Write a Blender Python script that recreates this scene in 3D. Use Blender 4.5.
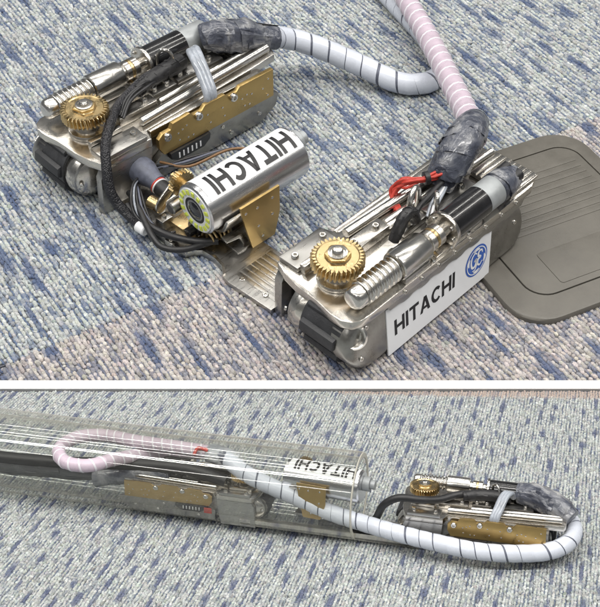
import bpy, bmesh, math, random
import numpy as np
from mathutils import Matrix, Vector, noise
R = math.radians
PI = math.pi
scene = bpy.context.scene
for o in list(bpy.data.objects): bpy.data.objects.remove(o)

# ------------------------------------------------------------------ camera
cam_d = bpy.data.cameras.new('camera'); cam_o = bpy.data.objects.new('camera', cam_d)
scene.collection.objects.link(cam_o); scene.camera = cam_o
cam_o.location = (0, 0, 0.75); cam_o.rotation_euler = (R(90 - 45.4), 0, 0)
cam_d.sensor_fit = 'HORIZONTAL'; cam_d.sensor_width = 36; cam_d.lens = 36 * 1250 / 600
cam_d.clip_start = 0.02; cam_d.clip_end = 60
# ------------------------------------------------------------------ light
world = bpy.data.worlds.new('World'); scene.world = world; world.use_nodes = True
bg = world.node_tree.nodes['Background']
bg.inputs[0].default_value = (0.94, 0.97, 1.0, 1); bg.inputs[1].default_value = 0.14
def strip(x, y, z, sx, sy, power, col=(1, 0.97, 0.92)):
    l = bpy.data.lights.new('ceiling_tube_light', 'AREA'); l.shape = 'RECTANGLE'
    l.size = sx; l.size_y = sy; l.energy = power; l.color = col
    o = bpy.data.objects.new('ceiling_tube_light', l); o.location = (x, y, z)
    scene.collection.objects.link(o); return o
for yy, pw in ((-0.75, 18), (0.50, 90), (1.5, 42), (2.8, 50)):
    strip(0.0, yy, 2.4, 6.0, 0.07, pw)
# the photographer's flash, just above and left of the camera
fl = bpy.data.lights.new('camera_flash', 'AREA'); fl.shape = 'DISK'; fl.size = 0.16; fl.energy = 1.0; fl.color = (1, 0.98, 0.95)
fo = bpy.data.objects.new('camera_flash', fl); fo.location = (-0.25, -0.12, 1.05)
fo.rotation_euler = (Vector((0, 0.72, 0)) - fo.location).to_track_quat('-Z', 'Y').to_euler(); scene.collection.objects.link(fo)
scene.view_settings.view_transform = 'Standard'; scene.view_settings.look = 'None'
scene.view_settings.exposure = 0.0; scene.view_settings.gamma = 1
scene.render.engine = 'CYCLES'
scene.cycles.max_bounces = 6; scene.cycles.diffuse_bounces = 2; scene.cycles.glossy_bounces = 4; scene.cycles.transparent_max_bounces = 16
scene.cycles.sample_clamp_indirect = 4

# ------------------------------------------------------------------ materials
def mat(name): 
    m = bpy.data.materials.new(name); m.use_nodes = True
    return m, m.node_tree.nodes, m.node_tree.links, m.node_tree.nodes['Principled BSDF']
def ramp(ns, ls, fac, stops):
    r = ns.new('ShaderNodeValToRGB'); e = r.color_ramp.elements
    e[0].position, e[0].color = stops[0][0], (*stops[0][1], 1); e[1].position, e[1].color = stops[-1][0], (*stops[-1][1], 1)
    for p, c in stops[1:-1]:
        k = e.new(p); k.color = (*c, 1)
    ls.new(fac, r.inputs[0]); return r.outputs[0]
def simple(name, col, rough, metal=0, var=0.12, scale=60, bump=0.0, bscale=400, stretch=None, rvar=0.1, **kw):
    m, ns, ls, b = mat(name)
    tc = ns.new('ShaderNodeTexCoord'); mp = ns.new('ShaderNodeMapping'); ls.new(tc.outputs['Object'], mp.inputs[0])
    if stretch: mp.inputs['Scale'].default_value = stretch
    n = ns.new('ShaderNodeTexNoise'); n.inputs['Scale'].default_value = scale; n.inputs['Detail'].default_value = 6; n.inputs['Roughness'].default_value = 0.62
    ls.new(mp.outputs[0], n.inputs['Vector'])
    lo = tuple(max(0, c * (1 - var)) for c in col); hi = tuple(min(1, c * (1 + var)) for c in col)
    ls.new(ramp(ns, ls, n.outputs[0], [(0.3, lo), (0.7, hi)]), b.inputs['Base Color'])
    mr = ns.new('ShaderNodeMapRange'); mr.inputs[1].default_value = 0.3; mr.inputs[2].default_value = 0.7
    mr.inputs[3].default_value = max(0.02, rough - rvar); mr.inputs[4].default_value = rough + rvar
    ls.new(n.outputs[0], mr.inputs[0]); ls.new(mr.outputs[0], b.inputs['Roughness'])
    b.inputs['Metallic'].default_value = metal
    if bump:
        n2 = ns.new('ShaderNodeTexNoise'); n2.inputs['Scale'].default_value = bscale; n2.inputs['Detail'].default_value = 4
        ls.new(mp.outputs[0], n2.inputs['Vector'])
        bp = ns.new('ShaderNodeBump'); bp.inputs['Strength'].default_value = bump; bp.inputs['Distance'].default_value = 0.001
        ls.new(n2.outputs[0], bp.inputs['Height']); ls.new(bp.outputs[0], b.inputs['Normal'])
    for k, v in kw.items(): b.inputs[k.replace('_', ' ')].default_value = v
    return m
M = {}
M['steel'] = simple('brushed_steel', (0.44, 0.43, 0.41), 0.31, 1, 0.08, 50, 0.03, 300, (1, 8, 8), 0.07)
M['nickel'] = simple('nickel_plate', (0.66, 0.63, 0.58), 0.24, 1, 0.07, 45, 0.02, 500, (1, 2.5, 2.5), 0.06)
M['bright'] = simple('polished_steel', (0.70, 0.68, 0.64), 0.23, 1, 0.10, 80, 0.04, 400, None, 0.06)
M['grey'] = simple('grey_cast_metal', (0.34, 0.33, 0.31), 0.33, 1.0, 0.22, 70, 0.1, 500)
M['alu'] = simple('satin_aluminium', (0.72, 0.72, 0.73), 0.25, 1, 0.04, 60, 0.0, 500, (1, 20, 20), 0.03)
M['brass'] = simple('machined_brass', (0.63, 0.48, 0.255), 0.30, 1, 0.14, 120, 0.06, 400)
M['gold'] = simple('gold_anodised_plate', (0.50, 0.35, 0.14), 0.34, 0.9, 0.10, 40, 0.05, 700)
M['black'] = simple('black_motor_housing', (0.012, 0.012, 0.013), 0.2, 0, 0.3, 60, 0.0, 400, None, 0.08, Coat_Weight=0.5)
M['rubber'] = simple('black_rubber', (0.035, 0.036, 0.04), 0.5, 0, 0.35, 90, 0.35, 700)
M['blackpl'] = simple('black_cable', (0.02, 0.02, 0.022), 0.42, 0, 0.3, 200, 0.1, 800)
def braid():
    m = simple('braided_sleeve', (0.02, 0.02, 0.024), 0.4, 0, 0.3, 200); ns = m.node_tree.nodes; ls = m.node_tree.links; b = ns['Principled BSDF']
    tc = ns.new('ShaderNodeTexCoord'); v = ns.new('ShaderNodeTexVoronoi'); v.inputs['Scale'].default_value = 620; ls.new(tc.outputs['Object'], v.inputs['Vector'])
    bp = ns.new('ShaderNodeBump'); bp.invert = True; bp.inputs['Strength'].default_value = 0.9; bp.inputs['Distance'].default_value = 0.0012
    ls.new(v.outputs['Distance'], bp.inputs['Height']); ls.new(bp.outputs[0], b.inputs['Normal']); return m
M['braid'] = braid()
M['white'] = simple('white_sticker', (0.80, 0.81, 0.83), 0.38, 0, 0.02, 30)
M['ink'] = simple('black_print', (0.012, 0.012, 0.014), 0.4, 0, 0.1, 40)
M['blue'] = simple('blue_print', (0.04, 0.12, 0.46), 0.4, 0, 0.1, 40)
M['led'] = simple('led_phosphor', (0.62, 0.70, 0.10), 0.35, 0, 0.15, 300)
M['glassy'] = simple('lens_glass', (0.006, 0.007, 0.01), 0.06, 0, 0.1, 30, Coat_Weight=1.0)
M['hose'] = simple('spiral_wrap_white', (0.62, 0.655, 0.735), 0.26, 0, 0.06, 60, 0.1, 500)
M['core'] = simple('cable_core_grey', (0.11, 0.12, 0.16), 0.5, 0, 0.3, 200)
M['pinkcore'] = simple('lilac_cable_core', (0.57, 0.475, 0.555), 0.3, 0, 0.12, 90, 0.08, 400)
M['hosew'] = simple('clear_wrap_edge', (0.76, 0.74, 0.79), 0.28, 0, 0.05, 60)
def film_mat(name, lo, mid, hi, rough=0.24):
    m, ns, ls, b = mat(name)
    tc = ns.new('ShaderNodeTexCoord')
    n = ns.new('ShaderNodeTexNoise'); n.inputs['Scale'].default_value = 60; n.inputs['Detail'].default_value = 4; n.inputs['Distortion'].default_value = 0.4
    ls.new(tc.outputs['Object'], n.inputs['Vector'])
    ls.new(ramp(ns, ls, n.outputs[0], [(0.33, lo), (0.52, mid), (0.68, hi)]), b.inputs['Base Color'])
    b.inputs['Roughness'].default_value = rough; b.inputs['Coat Weight'].default_value = 0.35; b.inputs['Coat Roughness'].default_value = 0.1
    vo = ns.new('ShaderNodeTexVoronoi'); vo.feature = 'DISTANCE_TO_EDGE'; vo.inputs['Scale'].default_value = 120
    mx = ns.new('ShaderNodeVectorMath'); mx.operation = 'MULTIPLY_ADD'; mx.inputs[1].default_value = (0.02, 0.02, 0.02)
    ls.new(n.outputs['Color'], mx.inputs[0]); ls.new(tc.outputs['Object'], mx.inputs[2]); ls.new(mx.outputs[0], vo.inputs['Vector'])
    ad = ns.new('ShaderNodeMath'); ad.operation = 'MULTIPLY_ADD'; ad.inputs[1].default_value = 0.8; ls.new(n.outputs[0], ad.inputs[2]); ls.new(vo.outputs['Distance'], ad.inputs[0])
    bp = ns.new('ShaderNodeBump'); bp.inputs['Strength'].default_value = 0.6; bp.inputs['Distance'].default_value = 0.003
    ls.new(ad.outputs[0], bp.inputs['Height']); ls.new(bp.outputs[0], b.inputs['Normal']); return m
M['tape'] = film_mat('grey_wrapping_film', (0.03, 0.034, 0.05), (0.085, 0.093, 0.12), (0.27, 0.275, 0.29))
M['tapelight'] = film_mat('pale_wrapping_film', (0.06, 0.065, 0.085), (0.16, 0.17, 0.195), (0.36, 0.36, 0.36))
M['clearfilm'] = film_mat('clear_wrapping_film', (0.25, 0.27, 0.30), (0.45, 0.47, 0.50), (0.75, 0.75, 0.76))
M['clear'] = simple('clear_sleeve', (0.34, 0.37, 0.42), 0.22, 0, 0.25, 120, 0.25, 300, Coat_Weight=0.4)
M['red'] = simple('red_wire', (0.50, 0.05, 0.035), 0.38, 0, 0.2, 200)
M['brownw'] = simple('brown_wire', (0.20, 0.11, 0.05), 0.4, 0, 0.2, 200)
M['greycap'] = simple('grey_motor_cap', (0.36, 0.38, 0.39), 0.4, 0.25, 0.12, 90, 0.1, 500)
M['pad'] = simple('grey_plastic_pad', (0.128, 0.120, 0.104), 0.42, 0, 0.11, 45, 0.2, 800, None, 0.10)
M['strip'] = simple('white_strip', (0.88, 0.88, 0.88), 0.5, 0, 0.01, 20)

def carpet_mat():
    m, ns, ls, b = mat('loop_pile_yarn')
    a = ns.new('ShaderNodeAttribute'); a.attribute_name = 'Col'
    tc = ns.new('ShaderNodeTexCoord')
    n = ns.new('ShaderNodeTexNoise'); n.inputs['Scale'].default_value = 900; n.inputs['Detail'].default_value = 3
    ls.new(tc.outputs['Object'], n.inputs['Vector'])
    mx = ns.new('ShaderNodeMix'); mx.data_type = 'RGBA'; mx.blend_type = 'MULTIPLY'; mx.inputs[0].default_value = 0.75
    ls.new(a.outputs['Color'], mx.inputs[6])
    ls.new(ramp(ns, ls, n.outputs[0], [(0.32, (0.62, 0.62, 0.64)), (0.66, (1.25, 1.25, 1.22))]), mx.inputs[7])
    ls.new(mx.outputs[2], b.inputs['Base Color']); b.inputs['Roughness'].default_value = 0.9
    b.inputs['Specular IOR Level'].default_value = 0.15; b.inputs['Sheen Weight'].default_value = 0.15
    bp = ns.new('ShaderNodeBump'); bp.inputs['Strength'].default_value = 0.7; bp.inputs['Distance'].default_value = 0.0008
    ls.new(n.outputs[0], bp.inputs['Height']); ls.new(bp.outputs[0], b.inputs['Normal'])
    return m
M['pile'] = carpet_mat()
M['backing'] = simple('carpet_backing', (0.10, 0.105, 0.125), 0.95, 0, 0.3, 300)

def acrylic():
    m, ns, ls, b = mat('clear_acrylic')
    ns.remove(b); out = ns['Material Output']
    tr = ns.new('ShaderNodeBsdfTransparent'); tr.inputs[0].default_value = (0.95, 0.955, 0.945, 1)
    gl = ns.new('ShaderNodeBsdfGlossy'); gl.inputs['Roughness'].default_value = 0.05; gl.inputs[0].default_value = (1, 1, 1, 1)
    df = ns.new('ShaderNodeBsdfDiffuse'); df.inputs[0].default_value = (0.47, 0.45, 0.385, 1)
    lw = ns.new('ShaderNodeLayerWeight'); lw.inputs[0].default_value = 0.5
    p3 = ns.new('ShaderNodeMath'); p3.operation = 'POWER'; p3.inputs[1].default_value = 4.0; ls.new(lw.outputs['Facing'], p3.inputs[0])
    mm = ns.new('ShaderNodeMath'); mm.operation = 'MULTIPLY_ADD'; mm.inputs[1].default_value = 0.85; mm.inputs[2].default_value = 0.014
    ls.new(p3.outputs[0], mm.inputs[0])
    m1 = ns.new('ShaderNodeMixShader'); ls.new(mm.outputs[0], m1.inputs[0]); ls.new(tr.outputs[0], m1.inputs[1]); ls.new(df.outputs[0], m1.inputs[2])
    pw = ns.new('ShaderNodeMath'); pw.operation = 'POWER'; pw.inputs[1].default_value = 5; ls.new(lw.outputs['Facing'], pw.inputs[0])
    fr = ns.new('ShaderNodeMath'); fr.operation = 'MULTIPLY_ADD'; fr.inputs[1].default_value = 0.6; fr.inputs[2].default_value = 0.05; ls.new(pw.outputs[0], fr.inputs[0])
    m2 = ns.new('ShaderNodeMixShader'); ls.new(fr.outputs[0], m2.inputs[0]); ls.new(m1.outputs[0], m2.inputs[1]); ls.new(gl.outputs[0], m2.inputs[2])
    ls.new(m2.outputs[0], out.inputs[0]); return m
M['acrylic'] = acrylic()
def cut_edge():
    m, ns, ls, b = mat('sawn_acrylic_edge'); b.inputs['Base Color'].default_value = (0.62, 0.60, 0.52, 1); b.inputs['Roughness'].default_value = 0.3
    tr = ns.new('ShaderNodeBsdfTransparent'); mx = ns.new('ShaderNodeMixShader'); mx.inputs[0].default_value = 0.75
    ls.new(tr.outputs[0], mx.inputs[1]); ls.new(b.outputs[0], mx.inputs[2]); ls.new(mx.outputs[0], ns['Material Output'].inputs[0]); return m
M['cutedge'] = cut_edge()

# ------------------------------------------------------------------ mesh helpers
class B:
    """collects shapes into one bmesh; coordinates are (u, w, z)"""
    def __init__(s): s.bm = bmesh.new()
    def _add(s, verts, faces, bevel=0, seg=2):
        t = bmesh.new(); vs = [t.verts.new(v) for v in verts]
        for f in faces:
            try: t.faces.new([vs[i] for i in f])
            except ValueError: pass
        bmesh.ops.recalc_face_normals(t, faces=t.faces)
        if bevel:
            es = [e for e in t.edges if len(e.link_faces) == 2 and e.calc_face_angle(0) > R(35)]
            bmesh.ops.bevel(t, geom=es, offset=bevel, segments=seg, profile=0.6, affect='EDGES', clamp_overlap=True)
        me = bpy.data.meshes.new('t'); t.to_mesh(me); t.free(); s.bm.from_mesh(me); bpy.data.meshes.remove(me); return s
    def box(s, u0, u1, w0, w1, z0, z1, bevel=0.0006):
        v = [(u, w, z) for u in (u0, u1) for w in (w0, w1) for z in (z0, z1)]
        return s._add(v, [(0, 1, 3, 2), (4, 6, 7, 5), (0, 4, 5, 1), (2, 3, 7, 6), (0, 2, 6, 4), (1, 5, 7, 3)], bevel)
    def prism(s, pts, vec, bevel=0.0006):
        n = len(pts); vec = Vector(vec)
        v = [Vector(p) for p in pts] + [Vector(p) + vec for p in pts]
        f = [tuple(range(n)), tuple(range(2 * n - 1, n - 1, -1))] + [(i, (i + 1) % n, n + (i + 1) % n, n + i) for i in range(n)]
        return s._add(v, f, bevel)
    def lathe(s, p, d, prof, seg=28, radf=None):
        """prof: list of (t, r) along axis d from p; closed at both ends"""
        p = Vector(p); d = Vector(d).normalized(); a = d.orthogonal().normalized(); b = d.cross(a)
        v = []; f = []
        for i, (t, r) in enumerate(prof):
            for k in range(seg):
                th = 2 * PI * k / seg; rr = radf(t, r, th) if radf else r
                v.append(p + d * t + (a * math.cos(th) + b * math.sin(th)) * rr)
        for i in range(len(prof) - 1):
            for k in range(seg):
                k2 = (k + 1) % seg; f.append((i * seg + k, i * seg + k2, (i + 1) * seg + k2, (i + 1) * seg + k))
        f.append(tuple(range(seg - 1, -1, -1))); f.append(tuple((len(prof) - 1) * seg + k for k in range(seg)))
        return s._add(v, f)
    def cyl(s, p0, p1, r, seg=24, ch=0.0005, r2=None):
        p0 = Vector(p0); L = (Vector(p1) - p0).length; r2 = r2 or r
        return s.lathe(p0, Vector(p1) - p0, [(0, r - ch), (ch, r), (L - ch, r2), (L, r2 - ch)], seg)
    def tube(s, pts, rad, seg=12, lump=0, seed=0, lf=80):
        pts = smooth_path(pts, 6) if len(pts) > 2 else [Vector(p) for p in pts]
        fr = frames(pts); v = []; f = []; n = len(pts)
        for i, (p, t, a, b) in enumerate(fr):
            r = rad(i / (n - 1)) if callable(rad) else rad
            for k in range(seg):
                th = 2 * PI * k / seg; q = p + (a * math.cos(th) + b * math.sin(th)) * r
                if lump: q = p + (q - p) * (1 + lump * noise.noise((q - pts[0]) * lf + Vector((seed, 0, 0))) + lump * 0.35 * noise.noise((q - pts[0]) * lf * 2.3 + Vector((0, seed, 0))))
                v.append(q)
        for i in range(n - 1):
            for k in range(seg):
                k2 = (k + 1) % seg; f.append((i * seg + k, i * seg + k2, (i + 1) * seg + k2, (i + 1) * seg + k))
        f.append(tuple(range(seg - 1, -1, -1))); f.append(tuple((n - 1) * seg + k for k in range(seg)))
        return s._add(v, f)
    def mesh(s, name, flip=False, smooth=35):
        if flip: bmesh.ops.scale(s.bm, vec=(1, -1, 1), verts=s.bm.verts); bmesh.ops.reverse_faces(s.bm, faces=s.bm.faces)
        me = bpy.data.meshes.new(name); s.bm.to_mesh(me); s.bm.free()
        me.polygons.foreach_set('use_smooth', [True] * len(me.polygons)); me.set_sharp_from_angle(angle=R(smooth)); return me
def smooth_path(pts, sub):
    P = [Vector(p) for p in pts]; out = []
    for i in range(len(P) - 1):
        p0 = P[i - 1] if i else P[0] * 2 - P[1]; p1, p2 = P[i], P[i + 1]; p3 = P[i + 2] if i + 2 < len(P) else P[-1] * 2 - P[-2]
        for k in range(sub):
            t = k / sub
            out.append(0.5 * ((2 * p1) + (p2 - p0) * t + (2 * p0 - 5 * p1 + 4 * p2 - p3) * t * t + (3 * p1 - p0 - 3 * p2 + p3) * t ** 3))
    out.append(P[-1]); return out
def frames(pts):
    n = len(pts); res = []; a = None
    for i in range(n):
        t = (pts[min(i + 1, n - 1)] - pts[max(i - 1, 0)]).normalized()
        if a is None: a = t.orthogonal().normalized()
        a = (a - t * a.dot(t)).normalized(); res.append((pts[i], t, a, t.cross(a)))
    return res
def helix_wrap(pts, r, pitch, frac, th, seg=14, radf=None):
    """a spiral-cut band of rectangular section wound round a path; returns (verts, faces)"""
    pts = smooth_path(pts, 24); fr = frames(pts)
    L = [0]
    for i in range(1, len(pts)): L.append(L[-1] + (pts[i] - pts[i - 1]).length)
    def at(s):
        s = min(max(s, 0), L[-1]); i = min(int(np.searchsorted(L, s)), len(L) - 1); i = max(i, 1)
        k = (s - L[i - 1]) / max(1e-9, L[i] - L[i - 1]); A, Bf = fr[i - 1], fr[i]
        return [A[j].lerp(Bf[j], k) for j in range(4)]
    v = []; f = []; N = int((L[-1] - pitch) / pitch * seg)
    for i in range(N + 1):
        s0 = pitch * (i / seg + 0.16 * noise.noise(Vector((i * 0.045, r * 900, 0.5)))); ph = 2 * PI * i / seg
        for ds, rr in ((0, r - th), (0.0, r), (frac * pitch * 0.5, r + th * 0.35), (frac * pitch, r), (frac * pitch, r - th)):
            p, t, a, b = at(s0 + ds); dv = a.normalized() * math.cos(ph) + b.normalized() * math.sin(ph); v.append(p + dv * (rr * radf(min(1, (s0 + ds) / L[-1]), p + dv * rr, i * 5) if radf else rr))
        if i:
            o = 5 * i
            for k in range(5): f.append((o - 5 + k, o - 5 + (k + 1) % 5, o + (k + 1) % 5, o + k))
    return v, f

CACHE = {}
def link(name, me, m, parent=None, kind=None, label=None, mtx=None):
    o = bpy.data.objects.new(name, me); scene.collection.objects.link(o)
    if m and not me.materials: me.materials.append(M[m])
    if parent: o.parent = parent
    if mtx is not None: o.matrix_local = mtx
    if kind: o['kind'] = kind
    if label: o['label'] = label
    return o
def part(key, name, m, parent, flip, fn, label=None, mtx=None, smooth=35):
    k = (key, flip)
    if k not in CACHE:
        b = B(); fn(b); CACHE[k] = b.mesh(name, flip, smooth); CACHE[k].materials.append(M[m])
    return link(name, CACHE[k], None, parent, None, label, mtx)
def thing(name, label, cat, mtx):
    o = bpy.data.objects.new(name, None); o.empty_display_size = 0.02; scene.collection.objects.link(o)
    o.matrix_world = mtx; o['label'] = label; o['category'] = cat; return o
def rotz(a): return Matrix.Rotation(a, 4, 'Z')
def T(*p): return Matrix.Translation(Vector(p))

# ------------------------------------------------------------------ setting: two carpets and the white strip between them
RAMP_T = R(25); Q = Vector((0, 0.642733, 0))
RM = T(*Q) @ Matrix.Rotation(-RAMP_T, 4, 'X')       # ramp frame: x right, y away (downhill), z normal

def sheet(name, pts, m, z=0, mtx=None, th=0.004):
    b = B(); b.prism([(x, y, z - th) for x, y in pts], (0, 0, th), 0); o = link(name, b.mesh(name), m, None, 'structure')
    if mtx is not None: o.matrix_world = mtx
    return o
def pile(name, parent, rng, rect, az, pitch, step, hgt, colour, keepf=None):
    """loop pile: rows of light cord along direction az, one rounded loop of yarn per stitch, with a lower thin dark thread between rows"""
    ca, sa = math.sin(az), math.cos(az)                  # row direction (x, y)
    x0, x1, y0, y1 = rect; cx, cy = (x0 + x1) / 2, (y0 + y1) / 2; D = math.hypot(x1 - x0, y1 - y0) / 2
    nb = int(4 * D / pitch); na = int(2 * D / step)      # rows at half pitch: even = cord, odd = thread
    bi, aj = np.meshgrid(np.arange(nb), np.arange(na), indexing='ij')
    aa = -D + (aj + rng.random((nb, 1)) + 0.20 * rng.standard_normal(bi.shape)) * step
    wob = 0.10 * np.sin(aa * 70 + bi * 0.9) + 0.07 * np.sin(aa * 190 + bi * 2.3)
    bb = -D + (bi * 0.5 + 0.05 * rng.standard_normal(bi.shape) + wob) * pitch
    x = cx + aa * ca - bb * sa; y = cy + aa * sa + bb * ca
    keep = (x > x0) & (x < x1) & (y > y0) & (y < y1)
    if keepf is not None: keep &= keepf(x, y)
    thread = (bi % 2 == 1)[keep]; x, y, aa, bb = x[keep], y[keep], aa[keep], bb[keep]; n = len(x)
    col = colour(x, y, aa, bb, rng, thread)
    K = 6
    th = np.arange(K) * 2 * PI / K
    rings = [(1.0, 0.0), (1.04, 0.5), (0.74, 0.9)]
    lv = [(r * np.cos(th), r * np.sin(th), np.full(K, h)) for r, h in rings]
    base = np.concatenate([np.stack(q, 1) for q in lv] + [np.array([[0, 0, 1.0]])])
    V = len(base)
    yaw = az + rng.normal(0, 0.20, n)
    sl = step * 0.80 * (1 + 0.20 * rng.standard_normal(n)); sw = pitch * np.where(thread, 0.26, 0.41) * (1 + 0.13 * rng.standard_normal(n)); sh = hgt * np.where(thread, 0.68, 1.0) * (1 + 0.13 * rng.standard_normal(n))
    lx = base[None, :, 0] * sl[:, None]; ly = base[None, :, 1] * sw[:, None]; lz = base[None, :, 2] * sh[:, None]
    lx = lx + lz * rng.normal(0, 0.25, (n, 1)); ly = ly + lz * rng.normal(0, 0.12, (n, 1))
    cs, sn = np.sin(yaw)[:, None], np.cos(yaw)[:, None]
    vx = x[:, None] + lx * cs - ly * sn; vy = y[:, None] + lx * sn + ly * cs
    co = np.stack([vx, vy, lz + 0.0006], 2).reshape(-1, 3)
    fq = []; ft = []
    for i in range(len(rings) - 1):
        for k in range(K): fq.append((i * K + k, i * K + (k + 1) % K, (i + 1) * K + (k + 1) % K, (i + 1) * K + k))
    for k in range(K): ft.append(((len(rings) - 1) * K + k, (len(rings) - 1) * K + (k + 1) % K, V - 1))
    off = (np.arange(n) * V)[:, None, None]
    quads = (np.array(fq)[None] + off).reshape(-1, 4); tris = (np.array(ft)[None] + off).reshape(-1, 3)
    me = bpy.data.meshes.new(name); me.vertices.add(len(co)); me.vertices.foreach_set('co', co.ravel())
    idx = np.concatenate([quads.ravel(), tris.ravel()]); nq, nt = len(quads), len(tris)
    me.loops.add(len(idx)); me.loops.foreach_set('vertex_index', idx.astype(np.int32)); me.polygons.add(nq + nt)
    ls = np.concatenate([np.arange(nq) * 4, nq * 4 + np.arange(nt) * 3]).astype(np.int32)
    me.polygons.foreach_set('loop_start', ls)
    me.polygons.foreach_set('use_smooth', np.ones(nq + nt, dtype=bool)); me.update(calc_edges=True)
    at = me.attributes.new('Col', 'FLOAT_COLOR', 'POINT')
    c4 = np.ones((n, V, 4)); c4[:, :, :3] = col[:, None, :]; at.data.foreach_set('color', c4.reshape(-1).astype(np.float32))
    me.materials.append(M['pile'])
    o = link(name, me, None, parent, 'stuff'); return o
def dashes(aa, bb, rng, spacing, lat, length, width):
    """elongated dark-yarn patches scattered on a jittered lattice; returns 0..1 per tuft"""
    D = max(abs(aa).max(), abs(bb).max()); m = np.zeros(len(aa))
    na, nb = int(2 * D / spacing), int(2 * D / lat)
    order = np.argsort(bb); sb = bb[order]
    for i in range(na):
        for j in range(nb):
            if rng.random() < 0.12: continue
            ca = -D + (i + (0.5 if j % 2 else 0) + rng.normal(0, 0.16)) * spacing; cb = -D + (j + rng.normal(0, 0.15)) * lat
            L = length * rng.uniform(0.55, 1.45); W = width * rng.uniform(0.5, 1.4)
            lo, hi = np.searchsorted(sb, (cb - W * 1.6, cb + W * 1.6)); ix = order[lo:hi]
            da = (aa[ix] - ca) / L; db = (bb[ix] - cb) / W
            d = np.abs(da) ** 1.4 + np.abs(db) ** 2; m[ix] = np.maximum(m[ix], np.clip(1.35 - d, 0, 1))
    return m
SEAM_P = np.array((-0.2353, 0.6691)); SEAM_D = np.array((0.4989, 0.3084)); SEAM_D = SEAM_D / np.linalg.norm(SEAM_D); SEAM_N = np.array((SEAM_D[1], -SEAM_D[0]))
def mixc(a, b, t): return a * (1 - t[:, None]) + np.array(b)[None] * t[:, None]
def yarn(n, rng, base, spread):
    c = np.array(base)[None] * (1 + spread * rng.standard_normal((n, 1))) + 0.010 * rng.standard_normal((n, 3)); return np.clip(c, 0.02, 0.8)
def rowrand(bb, pitch, rng):
    row = np.floor(bb / (pitch * 0.5) + 0.5).astype(int); return rng.random(row.max() - row.min() + 1)[row - row.min()]
def col_top(side):
    def f(x, y, aa, bb, rng, thread):
        n = len(x)
        c = yarn(n, rng, (0.455, 0.475, 0.465) if side < 0 else (0.475, 0.44, 0.42), 0.15)
        rr = rowrand(bb, PT, rng)
        dk = np.array((0.115, 0.155, 0.25) if side < 0 else (0.15, 0.165, 0.225))
        # the thread between cords: mostly dark blue-grey, in places as light as the cord
        ph = np.sin(aa * (60 + 50 * rr) + rr * 40) + 0.7 * np.sin(aa * (150 - 60 * rr) + rr * 91) + 0.45 * rng.standard_normal(n)
        t = np.where(thread, np.clip(0.80 + 0.35 * ph, 0.15, 1.0), np.clip((ph - 0.55) * 0.75, 0, 0.75))
        c = mixc(c, dk, t)
        d = dashes(aa, bb, rng, 0.078, 0.0235, 0.026, 0.0046)
        d = np.clip(d * 1.25 - 0.35 * rng.random(n), 0, 1)
        c = mixc(c, (0.075, 0.108, 0.205), d * 0.88)
        pale = (rng.random(n) < 0.10) & ~thread; c[pale] = c[pale] * 0.8 + 0.11
        return c
    return f
PT, PBt = 0.0043, 0.0021
rng = np.random.default_rng(11)
floor = sheet('floor', [(-0.9, 0.6495), (0.9, 0.6495), (0.9, 1.7), (-0.9, 1.7)], 'backing', -0.0005)
def tile_poly(side, ext):
    """the carpet-tile footprint on one side of the seam, cut to the floor rectangle"""
    x0, x1, y0, y1 = ext; pts = [(x0, y0), (x1, y0), (x1, y1), (x0, y1)]; out = []
    dd = [side * float((np.array(p) - SEAM_P) @ SEAM_N) - 0.0006 for p in pts]
    for i in range(4):
        j = (i + 1) % 4
        if dd[i] >= 0: out.append(pts[i])
        if dd[i] * dd[j] < 0:
            k = dd[i] / (dd[i] - dd[j]); out.append(tuple(pts[i][q] + k * (pts[j][q] - pts[i][q]) for q in (0, 1)))
    return out
EXT = (-0.47, 0.47, 0.6515, 1.30)
for side in (-1, 1):
    b = B(); b.prism([(x, y, 0.0) for x, y in tile_poly(side, (-0.88, 0.88, 0.651, 1.68))], (0, 0, 0.0008), 0)
    tl = link('carpet_tile', b.mesh('carpet_tile'), 'backing', floor)
    kf = lambda x, y, side=side: side * ((x - SEAM_P[0]) * SEAM_N[0] + (y - SEAM_P[1]) * SEAM_N[1]) > 0.0004
    pile('loop_pile', tl, rng, EXT, R(-32), PT, 0.0036, 0.0025, col_top(side), kf)
b = B(); b.box(-0.9, 0.9, 0.6418, 0.6505, -0.004, 0.004, 0.0004)
ds = link('divider_strip', b.mesh('divider_strip'), 'strip', None, 'structure')
slope = sheet('sloping_floor', [(-0.6, -0.6), (0.6, -0.6), (0.6, -0.003), (-0.6, -0.003)], 'backing', -0.0005, RM)
def col_bot(x, y, aa, bb, rng, thread):
    n = len(x); c = yarn(n, rng, (0.44, 0.462, 0.452), 0.15)
    rr = rowrand(bb, PBt, rng)
    ph = np.sin(aa * (120 + 110 * rr) + rr * 40) + 0.7 * np.sin(aa * (300 - 120 * rr) + rr * 91) + 0.6 * rng.standard_normal(n)
    t = np.where(thread, np.clip(0.62 + 0.35 * ph, 0.1, 1.0), np.clip((ph - 1.0) * 0.6, 0, 0.5))
    c = mixc(c, (0.12, 0.15, 0.215), t)
    pk = np.clip((y - (-0.020 - 0.045 * (x - 0.24))) / 0.004 + rng.normal(0, 0.3, n), 0, 1) * (x > 0.03)
    c = mixc(c, (0.44, 0.36, 0.32), pk * np.where(thread, 0.3, 1))
    d = dashes(aa, bb, rng, 0.031, 0.0100, 0.0100, 0.0017)
    d = np.clip(d * 1.25 - 0.35 * rng.random(n), 0, 1) * (1 - 0.7 * pk)
    c = mixc(c, (0.075, 0.095, 0.185), d * 0.86)
    return c
b = B(); b.prism([(-0.58, -0.58, 0), (0.58, -0.58, 0), (0.58, -0.0035, 0), (-0.58, -0.0035, 0)], (0, 0, 0.0008), 0)
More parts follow.
